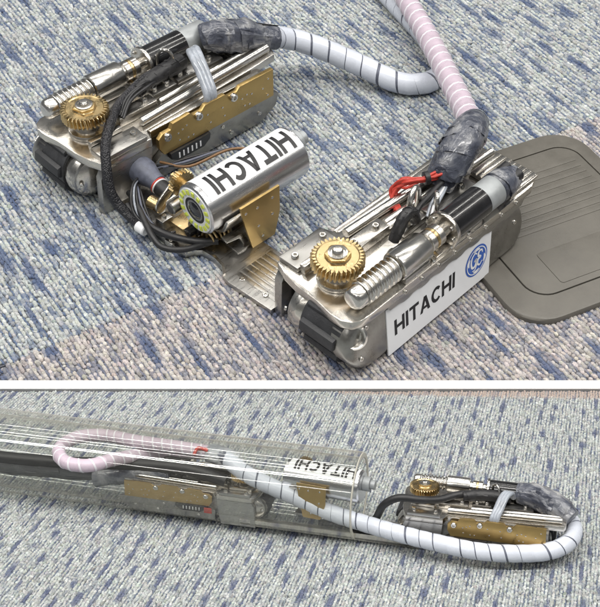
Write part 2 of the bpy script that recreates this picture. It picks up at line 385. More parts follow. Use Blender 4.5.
tl = link('carpet_tile', b.mesh('carpet_tile'), 'backing', slope)
pile('loop_pile', tl, rng, (-0.30, 0.30, -0.36, -0.004), R(14), PBt, 0.0021, 0.0012, col_bot)

# ------------------------------------------------------------------ lettering
def letter_quads(ch):
    s = 0.23
    if ch == 'H': return [[(0, 0), (s, 0), (s, 1), (0, 1)], [(0.72, 0), (0.72 + s, 0), (0.72 + s, 1), (0.72, 1)], [(s, 0.4), (0.72, 0.4), (0.72, 0.6), (s, 0.6)]], 0.95
    if ch == 'I': return [[(0, 0), (s, 0), (s, 1), (0, 1)]], s
    if ch == 'T': return [[(0, 0.8), (0.9, 0.8), (0.9, 1), (0, 1)], [(0.335, 0), (0.565, 0), (0.565, 0.8), (0.335, 0.8)]], 0.9
    if ch == 'A': return [[(0, 0), (0.24, 0), (0.60, 1), (0.36, 1)], [(0.74, 0), (0.98, 0), (0.62, 1), (0.38, 1)], [(0.29, 0.2), (0.69, 0.2), (0.63, 0.36), (0.34, 0.36)]], 0.98
    if ch == 'C':
        q = []; n = 14; a0, a1 = R(42), R(318)
        for i in range(n):
            t0 = a0 + (a1 - a0) * i / n; t1 = a0 + (a1 - a0) * (i + 1) / n
            P = lambda t, k: (0.5 + (0.5 - (0.23 if k else 0)) * math.cos(t), 0.5 + (0.5 - (0.2 if k else 0)) * math.sin(t))
            q.append([P(t0, 1), P(t0, 0), P(t1, 0), P(t1, 1)])
        return q, 0.92
def word_faces(word, gap=0.12):
    x = 0; polys = []
    for ch in word:
        qs, w = letter_quads(ch)
        polys.append([[(x + a, c) for a, c in q] for q in qs]); x += w + gap
    return polys, x - gap
def lettering(parent, name, word, fmap, key, flip=False):
    """each letter a thin raised mesh of its own; fmap(x, y, h) -> point, x in 0..1, y in 0..1"""
    polys, W = word_faces(word)
    for i, qs in enumerate(polys):
        bm = bmesh.new()
        for q in qs:
            # subdivide along x for curved surfaces
            vs = [bm.verts.new(fmap(a / W, c, 1)) for a, c in q]; bm.faces.new(vs)
        me = bpy.data.meshes.new(name)
        bmesh.ops.subdivide_edges(bm, edges=bm.edges, cuts=0)
        bm.to_mesh(me); bm.free(); link(name, me, 'ink', parent)

# ------------------------------------------------------------------ the crawler unit
def stadium(u0, u1, zc, r, n=12, w=0):
    p = [(u0 + r * math.cos(t), w, zc + r * math.sin(t)) for t in np.linspace(PI / 2, 3 * PI / 2, n)]
    return p + [(u1 + r * math.cos(t), w, zc + r * math.sin(t)) for t in np.linspace(-PI / 2, PI / 2, n)]
def bolt(key, parent, flip, p, d, r=0.0026, h=0.0024):
    def f(b):
        b.lathe((0, 0, 0), (0, 0, 1), [(0, r), (h * 0.75, r), (h, r * 0.82), (h, r * 0.48), (h * 0.5, r * 0.42), (h * 0.48, r * 0.02)], 14)
    p = Vector((p[0], -p[1] if flip else p[1], p[2])); d = Vector((d[0], -d[1] if flip else d[1], d[2]))
    mtx = Matrix.Translation(p) @ d.to_track_quat('Z', 'Y').to_matrix().to_4x4()
    return part('bolt%.4f%.4f' % (r, h), 'bolt', 'bright', parent, False, f, None, mtx)

def make_crawler(robot, mtx, flip, sticker=True, inner='gold'):
    F = flip
    SL = 0.33                                        # outward slope of the side walls (w per z)
    def body(b):
        b.prism([(0.02, 0.066, 0.012), (0.02, 0.092, 0.012), (0.02, 0.092, 0.048), (0.02, 0.066, 0.048)], (0.195, 0, 0), 0.001)
        b.prism([(u, 0.018, z) for u, w, z in stadium(0.03, 0.19, 0.027, 0.019)], (0, 0.044, 0), 0)
    body_o = part('body', 'crawler_unit', 'grey', robot, F, body, 'nickel and brass crawler unit with black rubber belt', mtx)
    P = lambda key, name, m, fn, label=None, smooth=35: part(key, name, m, body_o, F, fn, label, None, smooth)
    # ---- outer guard (sloping side) and inner guard
    def guard(b):
        v = []; f = []; n = 24
        for dw, dr in ((0.018, -0.001), (0.0175, 0.0), (0.0085, 0.0), (0.0050, -0.0007), (0.0025, -0.0022), (0.0008, -0.0045), (0.0, -0.0075)):
            for u, w, z in stadium(0.018, 0.196, 0.0265, 0.0245 + dr, n // 2): v.append((u, 0.014 * (z / 0.05) + 0.0005 + dw, z))
        K = 7
        for i in range(K - 1):
            for k in range(n): f.append((i * n + k, i * n + (k + 1) % n, (i + 1) * n + (k + 1) % n, (i + 1) * n + k))
        f += [tuple(range(n)), tuple((K - 1) * n + k for k in range(n))]
        b._add(v, f)
    P('guard', 'outer_side_plate', 'grey', guard)
    def hub(b): b.lathe((0.0085, 0.0150, 0.0355), (-0.62, -0.50, 0.60), [(-0.006, 0.0105), (0.0045, 0.0105), (0.0062, 0.0090), (0.0050, 0.0070), (0.0025, 0.0055), (0.0022, 0.001)], 30)
    P('hub', 'end_hub', 'bright', hub)
    def iguard(b):
        for i, (w, r) in enumerate(((0.062, 0.0235),)):
            pts = stadium(0.018, 0.196, 0.0265, 0.0235)
            b.prism([(u, 0.0625, z) for u, w, z in pts], (0, 0.015, 0), 0.006)
    P('iguard', 'inner_side_plate', 'steel', iguard)
    def cap(b): b.lathe((0.016, 0.070, 0.0265), (-0.15, 1, 0.1), [(-0.006, 0.021), (0.0, 0.0222), (0.006, 0.0205), (0.0105, 0.016), (0.0135, 0.008), (0.014, 0.002)], 30)
    P('cap', 'rounded_end_cap', 'nickel', cap)
    for uu, ww, zz in ((0.006, 0.002, 0.018), (0.018, 0.0085, 0.040), (0.205, 0.005, 0.028)):
        bolt('b', body_o, F, (uu, ww + 0.004, zz), (0, -1, 0.25), 0.0022, 0.0018)
    bolt('b', body_o, F, (0.0, 0.081, 0.0265), (-0.6, 0.8, 0.1), 0.0024, 0.002)
    # ---- belt with lugs
    def belt(b):
        o = stadium(0.019, 0.196, 0.0270, 0.0250, 16); i = stadium(0.019, 0.196, 0.0270, 0.0215, 16); n = len(o)
        v = [(u, 0.0205, z) for u, _, z in o] + [(u, 0.0205, z) for u, _, z in i] + [(u, 0.0605, z) for u, _, z in o] + [(u, 0.0605, z) for u, _, z in i]
        f = []
        for k in range(n):
            q = (k + 1) % n; f += [(k, q, 2 * n + q, 2 * n + k), (n + k, 3 * n + k, 3 * n + q, n + q), (k, n + k, n + q, q), (2 * n + k, 2 * n + q, 3 * n + q, 3 * n + k)]
        b._add(v, f)
    bl = P('belt', 'rubber_belt', 'rubber', belt)
    per = [(u, z) for u, _, z in stadium(0.019, 0.196, 0.0270, 0.0250, 40)]
    def lug(a, c):
        def f(b):
            d = Vector((math.cos(a), 0, math.sin(a))); t = Vector((-d.z, 0, d.x)); p = Vector((c, 0, 0.027)) + d * 0.0243
            q = [p - t * 0.0062, p + t * 0.0062, p + t * 0.0045 + d * 0.0042, p - t * 0.0045 + d * 0.0042]
            b.prism([(x.x, 0.0225, x.z) for x in q], (0, 0.036, 0), 0.0008)
        return f
    for k, ad in enumerate((122, 172, 222)):
        P('lug%d' % k, 'belt_lug', 'rubber', lug(R(ad), 0.019))
    for k, ad in enumerate((-60, -10, 40)):
        P('lugr%d' % k, 'belt_lug', 'rubber', lug(R(ad), 0.196))
    # ---- top plate
    def top(b):
        pts = [(0.012, 0.1025), (0.006, 0.088), (0.003, 0.072), (0.002, 0.05), (-0.0012, 0.032), (-0.001, 0.0215), (0.003, 0.0135), (0.010, 0.0095), (0.02, 0.0085),
               (0.225, 0.0085), (0.236, 0.013), (0.238, 0.02), (0.238, 0.074), (0.235, 0.079), (0.2, 0.083), (0.07, 0.090), (0.066, 0.1025)]
        b.prism([(u, w, 0.0475) for u, w in pts], (0, 0, 0.0085), 0.0012)
    P('top', 'top_plate', 'nickel', top)
    def bracket(b):
        pts = [(0.006, 0.0), (0.060, 0.0), (0.062, 0.012), (0.066, 0.0474), (0.0125, 0.0474), (0.008, 0.040)]
        b.prism([(u, 0.094, z) for u, z in pts], (0, 0.0084, 0), 0.0012)
        b.box(0.014, 0.062, 0.0815, 0.1022, 0.0561, 0.0605, 0.0008)
    P('bracket', 'hinge_bracket', 'steel', bracket)
    def side_rail(b):      # scalloped rail with the bolts above the sticker
        e = []
        for i in range(7):
            u = 0.055 + i * 0.022
            e += [(u, 0.0405), (u + 0.006, 0.0385), (u + 0.012, 0.0385), (u + 0.017, 0.0405)]
        pts = [(0.040, 0.0476), (0.044, 0.041)] + e + [(0.214, 0.041), (0.218, 0.0476)]
        b.prism([(u, 0.0092, z) for u, z in pts], (0, 0.006, 0), 0.0005)
    P('rail', 'side_rail', 'steel', side_rail)
    for i in range(8): bolt('b', body_o, F, (0.06 + i * 0.0205, 0.0088, 0.0515), (0, -1, 0.0), 0.0021, 0.002)
    for i in range(4): bolt('b', body_o, F, (0.076 + i * 0.022, 0.0112, 0.0562), (0, 0, 1), 0.0023, 0.0026)
    # ---- worm, coupling, motor
    ax = (0, 0.0205, 0.0700)
    def wormshaft(b):
        u0 = 0.009
        prof = [(0, 0.004), (0.0004, 0.0062), (0.0015, 0.0080), (0.004, 0.0095), (0.011, 0.0095), (0.0112, 0.0082)]
        b.lathe((u0, ax[1], ax[2]), (1, 0, 0), prof, 30)
        pr = [(t, 0.0095) for t in np.linspace(0.0112, 0.0505, 120)]
        pitch = 0.0052
        def rf(t, r, th):
            s = ((t / pitch + (th / (2 * PI))) % 1.0); k = min(1, max(0, (0.5 - abs(s - 0.5)) * 4 - 0.55)); return 0.0082 + 0.0027 * k
        b.lathe((u0, ax[1], ax[2]), (1, 0, 0), pr, 28, rf)
    P('worm', 'worm_shaft', 'bright', wormshaft, None, 50)
    def barrel(b):
        b.lathe((0.0598, ax[1], ax[2]), (1, 0, 0), [(0, 0.0085), (0, 0.0115), (0.001, 0.0125), (0.033, 0.0125), (0.034, 0.0118), (0.034, 0.0075), (0.038, 0.0075)], 36)
    P('barrel', 'bearing_barrel', 'bright', barrel)
    def coupling(b):
        b.lathe((0.0975, ax[1], ax[2]), (1, 0, 0), [(0, 0.0088), (0.0006, 0.0094), (0.0055, 0.0094), (0.006, 0.0086), (0.009, 0.0086), (0.0095, 0.0094), (0.015, 0.0094), (0.0156, 0.006), (0.022, 0.006)], 32)
    P('coupling', 'shaft_coupling', 'nickel', coupling)
    def ring(b): b.lathe((0.1038, ax[1], ax[2]), (1, 0, 0), [(0, 0.0086), (0, 0.0093), (0.0024, 0.0093), (0.0024, 0.0086)], 28)
    P('ring', 'coupling_ring', 'brass', ring)
    def flange(b):
        pts = [(0.0, ax[1] + 0.016 * math.cos(t), ax[2] + 0.0152 * math.sin(t)) for t in np.linspace(-0.35, PI + 0.35, 22)]
        pts = [(0.1195, w, z) for _, w, z in pts] + [(0.1195, ax[1] - 0.012, 0.0562), (0.1195, ax[1] + 0.012, 0.0562)]
        b.prism(pts, (0.0035, 0, 0), 0.0006)
        b.box(0.100, 0.124, ax[1] - 0.0105, ax[1] + 0.0105, 0.0562, 0.0590, 0.0006)
    P('flange', 'motor_flange', 'nickel', flange)
    for a in (40, 140, 200, -20): bolt('b', body_o, F, (0.1193, ax[1] + 0.0118 * math.cos(R(a)), ax[2] + 0.0112 * math.sin(R(a))), (-1, 0, 0), 0.0019, 0.0018)
    def motor(b): b.lathe((0.1231, ax[1], ax[2]), (1, 0, 0), [(0, 0.0128), (0.0006, 0.0136), (0.0435, 0.0136), (0.0440, 0.0130)], 40)
    P('motor', 'motor', 'black', motor)
    def mcap(b): b.lathe((0.1672, ax[1], ax[2]), (1, 0, 0), [(0, 0.0128), (0.001, 0.0132), (0.027, 0.0132), (0.0285, 0.0122), (0.0285, 0.009), (0.031, 0.008)], 36)
    P('mcap', 'encoder_cap', 'greycap', mcap)
    def saddle(b):
        b.box(0.062, 0.092, ax[1] - 0.011, ax[1] + 0.012, 0.0562, 0.0615, 0.0008)
        b.box(0.128, 0.160, ax[1] - 0.010, ax[1] + 0.012, 0.0562, 0.0596, 0.0008)
    P('saddle', 'motor_saddle', 'steel', saddle)
    # ---- worm gear
    gc = (0.031, 0.0540); GR = 0.0212; NT = 34
    def gear(b):
        n = NT * 6; v = []; f = []
        for li, (z, k) in enumerate(((0.0715, 0.93), (0.0728, 1.0), (0.0768, 0.985), (0.0808, 1.0), (0.0820, 0.94))):
            tw = 0.020 * (li - 2)
            for i in range(n):
                s = i % 6; r = {0: 0.885, 1: 0.885, 2: 0.975, 3: 1.03, 4: 1.03, 5: 0.975}[s]
                a = 2 * PI * i / n + tw; v.append((gc[0] + GR * r * k * math.cos(a), gc[1] + GR * r * k * math.sin(a), z))
        for L in range(4):
            for i in range(n):
                j = (i + 1) % n; f.append((L * n + i, L * n + j, (L + 1) * n + j, (L + 1) * n + i))
        # dished top face
        o = 5 * n
        for r, z in ((0.82, 0.0820), (0.78, 0.0812), (0.50, 0.0812), (0.46, 0.0822)):
            for i in range(n): a = 2 * PI * i / n; v.append((gc[0] + GR * r * math.cos(a), gc[1] + GR * r * math.sin(a), z))
        for L, M2 in ((4, 5), (5, 6), (6, 7), (7, 8)):
            for i in range(n): j = (i + 1) % n; f.append((L * n + i, L * n + j, M2 * n + j, M2 * n + i))
        f.append(tuple(8 * n + i for i in range(n))); f.append(tuple(range(n - 1, -1, -1)))
        b._add(v, f)
    P('gear', 'worm_gear', 'brass', gear, None, 30)
    def hubf(b):
        b.prism([(gc[0] + 0.0105 * math.cos(R(a)), gc[1] + 0.0105 * math.sin(R(a)), 0.0822) for a in range(15, 375, 60)], (0, 0, 0.002), 0.0004)
    P('hubnut', 'hub_nut', 'brass', hubf)
    def hubw(b): b.lathe((gc[0], gc[1], 0.0842), (0, 0, 1), [(0, 0.0078), (0.0011, 0.0078), (0.0013, 0.0062), (0.0005, 0.0058), (0.0005, 0.0046), (0.0030, 0.0044), (0.0042, 0.0034), (0.0044, 0.001)], 30)
    P('hubw', 'hub_screw', 'bright', hubw)
    def post(b):
        b.cyl((gc[0], gc[1], 0.0562), (gc[0], gc[1], 0.0714), 0.0115, 28)
        b.prism([(gc[0] + 0.017 * math.cos(t), gc[1] + 0.017 * math.sin(t), 0.0562) for t in np.linspace(0, 2 * PI, 28)[:-1]], (0, 0, 0.0045), 0.0006)
    P('post', 'gear_post', 'nickel', post)
    # ---- blocks, rails and rods along the middle
    def clampb(b):
        b.box(0.016, 0.050, 0.0755, 0.0810, 0.0561, 0.0650, 0.0006)
        b.box(0.055, 0.098, 0.058, 0.0715, 0.0561, 0.0655, 0.0008)
    P('clampb', 'clamp_block', 'nickel', clampb)
    def midb(b):
        b.box(0.102, 0.130, 0.0455, 0.060, 0.0562, 0.0625, 0.0008)
        b.box(0.134, 0.190, 0.0400, 0.056, 0.0562, 0.0610, 0.0008)
    P('midb', 'mounting_block', 'steel', midb)
    for u, w, z in ((0.062, 0.0647, 0.0655), (0.088, 0.0647, 0.0655), (0.108, 0.0525, 0.0625), (0.123, 0.0525, 0.0625), (0.142, 0.048, 0.061), (0.178, 0.048, 0.061), (0.022, 0.092, 0.0605), (0.054, 0.092, 0.0605)):
        bolt('b2', body_o, F, (u, w, z), (0, 0, 1), 0.0033, 0.0034)
    def rod1(b): b.cyl((0.070, 0.0815, 0.0605), (0.232, 0.0715, 0.0605), 0.0042, 20)
    P('rod1', 'guide_rod', 'bright', rod1)
    def rod2(b): b.cyl((0.102, 0.0675, 0.0590), (0.236, 0.0600, 0.0590), 0.0034, 20)
    P('rod2', 'guide_rod', 'bright', rod2)
    def finb(b): b.box(0.200, 0.2375, 0.0115, 0.0565, 0.0561, 0.0592, 0.0008)
    fb = P('finb', 'finned_block', 'nickel', finb)
    for i in range(8):
        def fin(b, i=i): b.box(0.2010, 0.2368, 0.0125 + i * 0.0054, 0.0163 + i * 0.0054, 0.0588, 0.0602, 0.0005)
        P('fin%d' % i, 'cooling_fin', 'nickel', fin)
    def innertop(b): b.box(0.072, 0.205, 0.0862, 0.0925, 0.0470, 0.0545, 0.0006)
    P('innertop', 'inner_rail', 'nickel', innertop)
    # ---- gold side plate on the inner side
    def gold(b):
        pts = [(0.073, 0.050), (0.073, 0.040), (0.078, 0.031), (0.212, 0.031), (0.212, 0.0615), (0.170, 0.0615), (0.166, 0.0575), (0.156, 0.0575), (0.152, 0.0615), (0.128, 0.0615), (0.124, 0.0575), (0.114, 0.0575), (0.110, 0.0615), (0.090, 0.0600), (0.087, 0.0545), (0.078, 0.0545)]
        if inner != 'gold': pts = [(0.073, 0.0520), (0.073, 0.040), (0.078, 0.031), (0.212, 0.031), (0.212, 0.0520)]
        b.prism([(u, 0.0985 if inner == 'gold' else 0.0935, z) for u, z in pts], (0, 0.0045, 0), 0.0006)
    P('gold' + inner, 'gold_side_plate' if inner == 'gold' else 'inner_side_rail', inner, gold)
    for u, z in ((0.082, 0.050), (0.119, 0.0545), (0.161, 0.0545)) if inner == 'gold' else (): bolt('b3', body_o, F, (u, 0.1028, z), (0, 1, 0), 0.0042, 0.0036)
    def pin(b): b.lathe((0, 0, 0), (0, 1, 0), [(0, 0.0011), (0.0006, 0.0011), (0.0008, 0.0007)], 8)
    random.seed(3)
    pins = [(0.095, 0.047), (0.100, 0.049), (0.105, 0.051), (0.096, 0.039), (0.106, 0.037), (0.112, 0.037), (0.130, 0.050), (0.133, 0.040), (0.148, 0.049), (0.150, 0.039), (0.172, 0.047), (0.178, 0.049), (0.184, 0.047), (0.175, 0.038), (0.181, 0.037), (0.198, 0.046), (0.204, 0.036), (0.205, 0.054)]
    for u, z in pins if inner == 'gold' else ():
        part('pin', 'rivet', 'bright', body_o, F, pin, None, Matrix.Translation((u, -0.1029 if F else 0.1029, z)))
    def lower(b):          # grey lower cover under the gold plate
        pts = [(0.070, 0.004), (0.198, 0.004), (0.218, 0.015), (0.222, 0.028), (0.212, 0.031), (0.080, 0.031), (0.068, 0.022)]
        b.prism([(u, 0.092, z) for u, z in pts], (0, 0.0075, 0), 0.0014)
    P('lower', 'lower_cover', 'grey', lower)
    def conn(b):
        b.prism([(0.083, 0.0995, 0.0305), (0.084, 0.0995, 0.023), (0.092, 0.0995, 0.0185), (0.122, 0.0995, 0.0185), (0.130, 0.0995, 0.024), (0.131, 0.0995, 0.0305)], (0, 0.006, 0), 0.0012)
    P('conn', 'connector_block', 'blackpl', conn)
    for i in range(6):
        def dash(b, i=i): b.box(0.092 + i * 0.005, 0.0935 + i * 0.005, 0.1054, 0.1059, 0.0215, 0.0275, 0)
        P('dash%d' % i, 'contact_pin', 'white', dash)
    for u, z in ((0.095, 0.011), (0.160, 0.012), (0.196, 0.016), (0.150, 0.024)): bolt('b4', body_o, F, (u, 0.0994, z), (0, 1, 0), 0.0022, 0.0012)
    # ---- cables on the unit
    def loopf(b): b.tube([(0.128, 0.034, 0.060), (0.128, 0.0345, 0.078), (0.131, 0.037, 0.0865), (0.136, 0.042, 0.0865), (0.139, 0.0445, 0.078), (0.139, 0.045, 0.060)], 0.0017, 10)
    P('loop', 'wire_loop', 'bright', loopf)
    if sticker:
        make_sticker(body_o)
    return body_o

def make_sticker(body_o):
    # sticker lies on the sloping outer plate: point at (u, t) with t the height along the slope
    def on(x, t, h=0.0):            # x, t in 0..1 over the sheared sticker quad
        z = 0.0022 + t * 0.0395; w = 0.014 * (z / 0.05) + 0.0005 - 0.0009 - h
        return Vector(((0.034 + 0.129 * x) * (1 - t) + (0.041 + 0.135 * x) * t, w, z))
    bm = bmesh.new(); c = [on(0, 0), on(1, 0), on(1, 1), on(0, 1)]
    bk = [p + Vector((0, 0.0012, 0)) for p in c]
    b = B(); b._add(c + bk, [(0, 1, 2, 3), (7, 6, 5, 4), (0, 4, 5, 1), (1, 5, 6, 2), (2, 6, 7, 3), (3, 7, 4, 0)]); me = b.mesh('sticker'); bm.free()
    st = link('sticker', me, 'white', body_o, None, 'white sticker with black lettering and a round blue emblem')
    lettering(body_o, 'letter', 'HITACHI', lambda x, y, h: on(0.065 + x * 0.575, 0.33 + y * 0.33, 0.0002), 's')
    # round emblem: blue disc, white ring and white script strokes
    cu, ct, ru, rt = 0.855, 0.52, 0.0145 / 0.132, 0.0126 / 0.0415
    def disc(r0, r1, h, name, m):
        bm = bmesh.new(); n = 40
        ring = [[bm.verts.new(on(cu + r * ru * math.cos(2 * PI * k / n), ct + r * rt * math.sin(2 * PI * k / n), h)) for k in range(n)] for r in (r0, r1) if r > 0]
        if len(ring) == 1: bm.faces.new(ring[0])
        else:
            for k in range(n): bm.faces.new((ring[0][k], ring[1][k], ring[1][(k + 1) % n], ring[0][(k + 1) % n]))
        me = bpy.data.meshes.new(name); bm.to_mesh(me); bm.free(); link(name, me, m, body_o)
    disc(0, 1.0, 0.00025, 'emblem', 'blue'); disc(0.83, 0.89, 0.0005, 'emblem_ring', 'white')
    strokes = [[(0.02, 0.44), (-0.16, 0.58), (-0.40, 0.44), (-0.50, 0.10), (-0.42, -0.26), (-0.20, -0.34), (-0.04, -0.12), (-0.02, 0.10), (-0.20, 0.06), (-0.02, 0.10), (0.02, -0.2), (-0.12, -0.56), (-0.36, -0.56)],
               [(0.52, 0.30), (0.44, 0.52), (0.20, 0.52), (0.14, 0.26), (0.36, 0.08), (0.14, 0.02), (0.10, -0.26), (0.30, -0.44), (0.52, -0.26)],
               [(-0.70, -0.10), (-0.74, 0.16), (-0.62, 0.40)], [(0.70, 0.10), (0.74, -0.16), (0.62, -0.40)], [(-0.28, 0.68), (0.0, 0.75), (0.26, 0.68)], [(0.28, -0.68), (0.0, -0.75), (-0.26, -0.70)]]
    for s in strokes:
        pts = smooth_path([(x, y, 0) for x, y in s], 5); fr = frames(pts); bm = bmesh.new(); prev = None
        for i, (p, t, _, _) in enumerate(fr):
            nn = Vector((-t.y, t.x, 0)) * (0.035 + 0.045 * math.sin(PI * i / (len(fr) - 1)))
            a, c = p + nn, p - nn
            cur = [bm.verts.new(on(cu + q.x * ru, ct + q.y * rt, 0.0005)) for q in (a, c)]
            if prev: bm.faces.new((prev[0], prev[1], cur[1], cur[0]))
            prev = cur
        me = bpy.data.meshes.new('emblem_script'); bm.to_mesh(me); bm.free(); link('emblem_script', me, 'white', body_o)

# ------------------------------------------------------------------ the camera unit; local frame: x = from lens to rear, y = -(toward viewer side), z up, axis through origin
CR = 0.0235; CL = 0.112
def make_camera(robot, mtx):
    def bodyf(b): b.lathe((0, 0, 0), (1, 0, 0), [(0.0030, 0.0150), (0.0028, 0.0160), (0.0, 0.0160), (0.0, 0.0221), (0.0012, CR), (CL - 0.002, CR), (CL, CR - 0.002), (CL, 0.004)], 56)
    c = part('cam', 'inspection_camera', 'alu', robot, False, bodyf, 'silver cylindrical camera with a ring of lights', mtx)
    P = lambda k, n, m, f, label=None: part('cam' + k, n, m, c, False, f, label)
    def face(b): b.lathe((-0.0006, 0, 0), (1, 0, 0), [(0, 0.0135), (0, 0.0212), (0.002, 0.0212), (0.004, 0.0135)], 48)
    P('face', 'light_ring', 'white', face)
    def lens(b): b.lathe((0.0006, 0, 0), (1, 0, 0), [(-0.0012, 0.0100), (-0.0016, 0.0118), (-0.001, 0.0130), (0.002, 0.0130), (0.004, 0.0128)], 40)
    P('lensr', 'lens_barrel', 'blackpl', lens)
    def lens2(b): b.lathe((0.0000, 0, 0), (1, 0, 0), [(-0.0034, 0.0008), (-0.0030, 0.0036), (-0.0018, 0.0068), (0.0, 0.0092), (0.002, 0.0092)], 32)
    P('lens', 'lens', 'glassy', lens2)
    def led(b): b.box(-0.0007, 0.0007, -0.0018, 0.0018, -0.0023, 0.0023, 0.0003)
    for k in range(16):
        a = 2 * PI * k / 16; mt = Matrix.Rotation(a, 4, 'X') @ Matrix.Translation((-0.0009, 0.0, 0.0175))
        part('led', 'led', 'led', c, False, led, None, mt)
    def cp(x, phi, r): return Vector((x, -r * math.sin(phi), r * math.cos(phi)))
    # white label wrapped over the top
    def label(b):
        n = 24; xs = np.linspace(0.0055, CL - 0.004, 10); ph = np.linspace(R(-62), R(46), n); v = []; f = []
        for rr in (CR + 0.0003, CR - 0.0003):
            for x in xs:
                for p in ph: v.append(cp(x, p, rr))
        m = len(xs) * n
        for i in range(len(xs) - 1):
            for j in range(n - 1):
                k = i * n + j; f.append((k, k + 1, k + n + 1, k + n))
        b._add(v[:m], f)
    P('label', 'label_wrap', 'white', label, 'white label with black upside-down lettering')
    polys, W = word_faces('HITACHI')
    def fm(x, y): return cp(CL - 0.008 - x * 0.090, R(-14) + y * R(54), CR + 0.0006)
    for i, qs in enumerate(polys):
        bm = bmesh.new()
        for q in qs:
            q = [Vector((a, c2, 0)) for a, c2 in q]
            if len(q) == 4:                                # fine grid so the ink follows the curve
                K = 8 if max(p.y for p in q) - min(p.y for p in q) > 0.5 else 3
                rows = [[q[0].lerp(q[3], t / K), q[1].lerp(q[2], t / K)] for t in range(K + 1)]
                vs = [[bm.verts.new(fm(p.x / W, p.y)) for p in r] for r in rows]
                for t in range(K): bm.faces.new((vs[t][0], vs[t][1], vs[t + 1][1], vs[t + 1][0]))
            else:
                bm.faces.new([bm.verts.new(fm(p.x / W, p.y)) for p in q])
        me = bpy.data.meshes.new('letter'); bm.to_mesh(me); bm.free(); link('letter', me, 'ink', c)
    # cradle, gold side plate and foot
    def cradle(b):
        b.prism([(0.012, -0.0255, -0.004), (0.012, -0.0190, -0.0175), (0.012, -0.0110, -0.0235), (0.012, 0.010, -0.0250), (0.012, 0.010, -0.0270), (0.012, -0.0125, -0.0262), (0.012, -0.0222, -0.0185), (0.012, -0.0285, -0.004)], (0.052, 0, 0), 0.0004)
    P('cradle', 'cradle', 'nickel', cradle)
    def gp(b): b.prism([(0.024, -0.0290, 0.006), (0.068, -0.0290, 0.006), (0.067, -0.0290, -0.022), (0.060, -0.0290, -0.046), (0.034, -0.0290, -0.046), (0.028, -0.0290, -0.018)], (0, -0.0026, 0), 0.0005)
    P('gp', 'gold_side_plate', 'gold', gp)
    for x, z in ((0.029, -0.002), (0.042, -0.003), (0.059, -0.002), (0.058, -0.020), (0.042, -0.024), (0.046, -0.038)):
        bolt('b', c, False, (x, -0.0315, z), (0, -1, 0), 0.0014, 0.0007)
    def foot(b):
        b.box(0.020, 0.058, -0.028, 0.012, -0.0465, -0.0435, 0.0006)
        b.box(0.026, 0.050, -0.0135, 0.0105, -0.0440, -0.0262, 0.0010)
        b.prism([(0.012, -0.016, -0.0285), (0.030, -0.016, -0.0300), (0.036, -0.016, -0.0440), (0.030, -0.016, -0.0440), (0.026, -0.016, -0.034), (0.012, -0.016, -0.0310)], (0, -0.008, 0), 0.0006)
    P('foot', 'mounting_foot', 'steel', foot)
    def spring(b):
        pts = [(0.006 + 0.0005 * i, -0.004 + 0.0065 * math.cos(i * 0.75), -0.0345 + 0.0065 * math.sin(i * 0.75)) for i in range(46)]
        b.tube(pts, 0.0011, 6)
    P('spring', 'coil_spring', 'brass', spring)
    def under(b):
        b.cyl((0.004, 0.012, -0.033), (0.034, 0.012, -0.033), 0.0080, 24)
        b.cyl((-0.003, 0.012, -0.033), (0.004, 0.012, -0.033), 0.0045, 20)
    P('under', 'tilt_motor', 'black', under)
    def tail(b):
        b.cyl((CL, 0.004, 0.004), (CL + 0.010, 0.004, 0.004), 0.0105, 24); b.cyl((CL + 0.010, 0.004, 0.004), (CL + 0.017, 0.004, 0.004), 0.0065, 20)
    P('tail', 'rear_connector', 'greycap', tail)
    def bg(b):
        n = 20 * 4; v = []; f = []
        for z, k in ((0, 1), (0.006, 1)):
            for i in range(n):
                r = (0.0105 if i % 4 in (0, 1) else 0.0122); a = 2 * PI * i / n; v.append((0.014 + r * math.cos(a), 0.0335 + z, 0.000 + r * math.sin(a)))
        for i in range(n): j = (i + 1) % n; f.append((i, j, n + j, n + i))
        f.append(tuple(range(n - 1, -1, -1))); f.append(tuple(range(n, 2 * n))); b._add(v, f)
        b.cyl((0.014, 0.0225, 0.0), (0.014, 0.048, 0.0), 0.0042, 18)
    P('bg', 'tilt_gear', 'brass', bg)
    def lk(b):
        pts = [(0.0 + 0.0055 * math.cos(t), 0.0 + 0.0055 * math.sin(t)) for t in np.linspace(PI / 2, 3 * PI / 2, 10)] + [(0.022 + 0.0055 * math.cos(t), 0.0055 * math.sin(t)) for t in np.linspace(-PI / 2, PI / 2, 10)]
        b.prism([(-0.006 + x, 0.0425, -0.017 + x * 0.75 + z) for x, z in pts], (0, 0.002, 0), 0.0003)
    P('lk', 'tilt_link', 'bright', lk)
    def knob(b): b.cyl((-0.006, 0.029, -0.014), (0.016, 0.029, -0.014), 0.0060, 22, 0.001); 
    P('knob', 'drive_roller', 'steel', knob)
    return c

